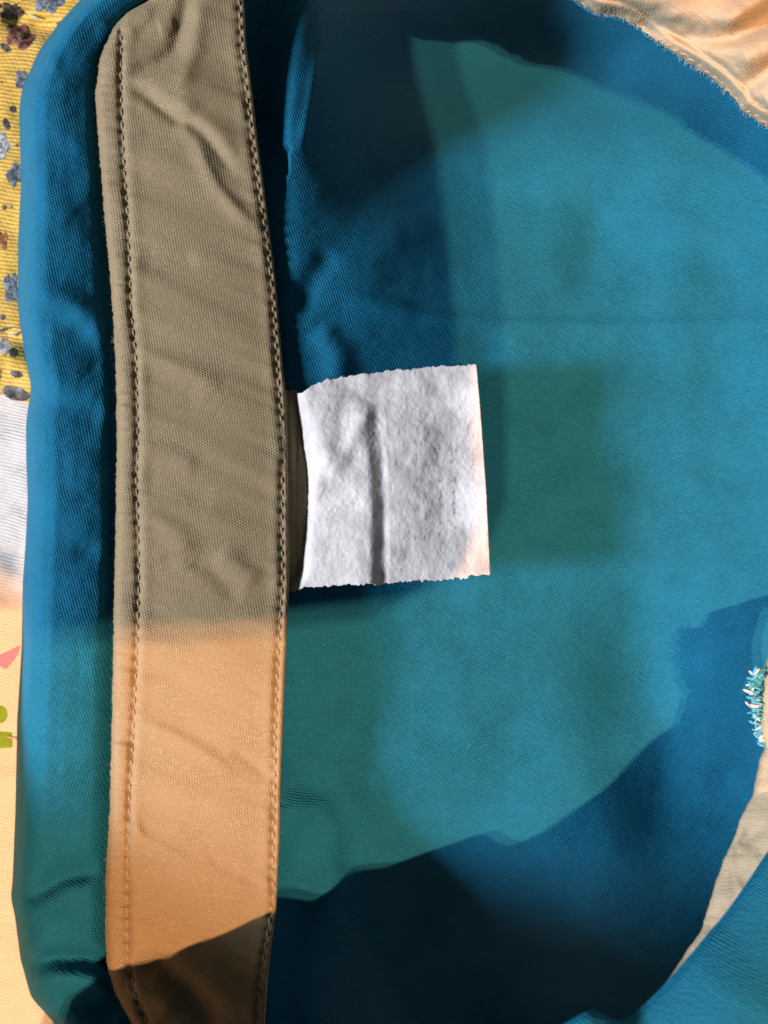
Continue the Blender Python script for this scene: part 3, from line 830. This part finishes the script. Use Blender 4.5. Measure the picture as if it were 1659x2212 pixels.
F = [("embroidered_leaf",20,24,34,17,G_dark,0,.20,.15,"dark brown pointed leaf"),("embroidered_flower",106,2,32,26,G_grey,5,.12,0,"blue grey flower"),
     ("embroidered_flower",44,78,32,27,G_mar,5,.12,.3,"maroon flower with a dark outline"),("embroidered_leaf",12,103,14,8,G_dark,0,.2,.6,None),
     ("embroidered_flower",47,172,14,22,G_grey,4,.10,0,None),("embroidered_dot",28,236,8,8,G_dark,0,.1,0,None),("embroidered_leaf",14,268,8,14,G_dark,0,.15,-.4,None),
     ("embroidered_flower",2,314,20,30,G_white,5,.12,0,"silvery white flower"),("embroidered_flower",32,378,17,24,G_grey,4,.14,.2,None),("embroidered_dot",9,448,6,6,G_dark,0,.1,0,None),
     ("embroidered_flower",4,520,14,20,G_org,4,.14,0,"orange and maroon flower"),("embroidered_flower",24,622,16,32,G_grey,4,.15,0,None),("embroidered_dot",6,686,7,6,G_dark,0,.15,0,None),
     ("embroidered_leaf",10,712,18,4,G_dark,0,.3,-.3,None),("embroidered_flower",8,748,15,18,G_white,4,.2,0,None),("embroidered_dot",28,762,11,10,G_dark,0,.25,0,None),
     ("embroidered_leaf",36,808,14,8,G_dark,0,.25,.3,None),("embroidered_leaf",34,850,32,15,G_dark,0,.08,.25,"dark block at the cloth's lower edge")]  # last entry: plain dark oval patch on the lower edge, kind unknown
for k in range(46):
    cx, cy = random.uniform(-60, 150), random.uniform(-60, 830)
    if cx > float(interp(OUT_L, cy)) + 20: continue
    if any(abs(cx-f[1]) < f[3]+6 and abs(cy-f[2]) < f[4]+6 for f in F): continue
    r = random.uniform(1.6, 5)
    F.append(("embroidered_dot", cx, cy, r, r*random.uniform(.7, 1.6), random.choice((G_dark, G_grey, G_org, G_dark)), 0, .25, 0, None))
for i, (nm, cx, cy, rx, ry, m, lo, jg, rot, lb) in enumerate(F):
    o = patch(nm, cx, cy, rx, ry, m, yc, yz, lo, jg, rot, seed=200+i, label=lb)
    if m is G_mar:
        patch("flower_centre", cx+2, cy, 9, 7, G_dark, o, yz, 0, .25, 0, 300, lift=.06)
P_pink = plain("pink_print", (.72,.30,.48), .8, .3, .15, 900); P_green = plain("green_print", (.22,.42,.03), .8, .4, .35, 700)
patch("printed_triangle", 0, 0, 0, 0, P_pink, cc, czf, pts=[(-12,1420),(0,1414),(45,1393),(40,1412),(28,1430),(13,1447),(0,1440),(-12,1430)], jag=.02, seed=1, lift=.012, label="pink printed triangle")
patch("printed_disc", 0, 1543, 17, 20, P_green, cc, czf, 0, .02, seed=2, lift=.012, label="green printed disc")
patch("printed_block", 0, 0, 0, 0, P_green, cc, czf, pts=[(-20,1578),(0,1579),(27,1582),(28,1615),(0,1617),(-20,1617)], jag=.02, seed=3, lift=.012, label="green printed block")
lt = capsule_mesh("loose_thread", 0.24, 0.02, M_cream_thread)
for (a, b, zf, pr, r) in ((73,35,yz,yc,1.2),(62,1196,czf,cc,1.3),(26,1594,czf,cc,1.35),(32,720,yz,yc,1.9)):
    z = float(zf(np.array([[float(a)]]), np.array([[float(b)]]))[0, 0]) + .06
    put_part("loose_thread", lt, P3(np.array(float(a)), np.array(float(b)), z), (0, 0, r), pr)

# the bed the cloths lie on
bx, by = np.meshgrid(np.linspace(-45, 45, 40), np.linspace(-45, 45, 40))
bz = -6.6 - 0.02*np.sin(bx*.7)*np.cos(by*.6)
Wb = np.stack([bx, by, bz], -1)
bed = sheet("bed_sheet", None, None, None, M_cream, None, thick=.3, world=Wb*CM)
tag(bed, "pale bed sheet under the cloths", None, kind="structure")

# unseen heap added beyond the lower left to keep window light off the bottom
hx, hy = np.meshgrid(np.linspace(-24, -8.2, 70), np.linspace(-24, 3, 90))
env = np.clip((hx+24)/3, 0, 1)*np.clip((-8.2-hx)/2.6, 0, 1)
hh = np.interp(hy, [-24, -20, -11, -8.2, -7, -6, -5, -3.4, -1, 3], [0, 6, 12, 11.2, 9.9, 8.7, 7.4, 5.2, 2.4, 0])
hz = -3.2 + (hh*(env**.5)*(1+.05*fbm(hx/2., hy/2., 120, 3)))
bl = sheet("light_blocking_heap", None, None, None, M_cream, None, thick=.3, world=np.stack([hx, hy, hz], -1)*CM)
tag(bl, "unseen heap of cream cloth added to block the window light", "blanket")

# ------------------------------------------------------------------ the phone that takes the picture (casts the straight edged shade)
phone = bpy.data.objects.new("mobile_phone", None)
phone.location = (0, 0, 0); col.objects.link(phone)
tag(phone, "dark mobile phone held above the garment, lenses facing down", "phone")
def rounded_slab(name, cx, cy, w_, h_, z0, z1, r, rot, mat, parent):
    pts = []
    for (sx, sy_, a0) in ((1,1,0),(-1,1,90),(-1,-1,180),(1,-1,270)):
        for k in range(9):
            a = math.radians(a0 + k*90/8)
            pts.append((sx*(w_/2-r)+r*math.cos(a), sy_*(h_/2-r)+r*math.sin(a)))
    c, s = math.cos(rot), math.sin(rot)
    # rotate about the lower right corner
    rx0, ry0 = w_/2, -h_/2
    P = [((x-rx0)*c-(y-ry0)*s+cx, (x-rx0)*s+(y-ry0)*c+cy) for x, y in pts]
    n = len(P); e = 0.12
    mx_, my_ = sum(p[0] for p in P)/n, sum(p[1] for p in P)/n
    vs = []
    for z, f in ((z0, 1-e/w_*2), (z0+e, 1), (z1-e, 1), (z1, 1-e/w_*2)):
        vs += [((mx_+(x-mx_)*f)*CM, (my_+(y-my_)*f)*CM, z*CM) for x, y in P]
    vs += [(mx_*CM, my_*CM, z0*CM), (mx_*CM, my_*CM, z1*CM)]
    fs = []
    for k in range(3):
        for j in range(n):
            fs.append((k*n+j, k*n+(j+1) % n, (k+1)*n+(j+1) % n, (k+1)*n+j))
    for j in range(n):
        fs.append((4*n, (j+1) % n, j, j)); fs.append((4*n+1, 3*n+j, 3*n+(j+1) % n, 3*n+(j+1) % n))
    me = bpy.data.meshes.new(name); me.from_pydata(vs, [], [tuple(dict.fromkeys(f)) for f in fs]); me.update()
    me.materials.append(mat)
    o = bpy.data.objects.new(name, me); col.objects.link(o); o.parent = parent
    return o
M_phone = plain("black_phone_shell", (.02,.02,.022), .35, 0, .1)
M_glass = plain("dark_lens_glass", (.01,.01,.015), .08, 0, .05)
PZ = 18.35
rounded_slab("phone_body", 1.22 + (PZ+1.7)*TILT[0] + 0.36, -1.55 + PZ*TILT[1], 9.0, 18.0, PZ, PZ+.85, 1.8, math.radians(2.5), M_phone, phone)
rounded_slab("lens_block", 1.9, -3.0, 3.4, 3.6, PZ-.2, PZ, .6, 0, M_phone, phone)
for dx, dy in ((-1.0, .9), (1.0, -1.5), (-1.0, -1.5)):
    rounded_slab("lens_ring", dx+.9+.2, dy-.9-.2, 1.2, 1.2, PZ-.3, PZ-.2, .59, 0, M_glass, phone)
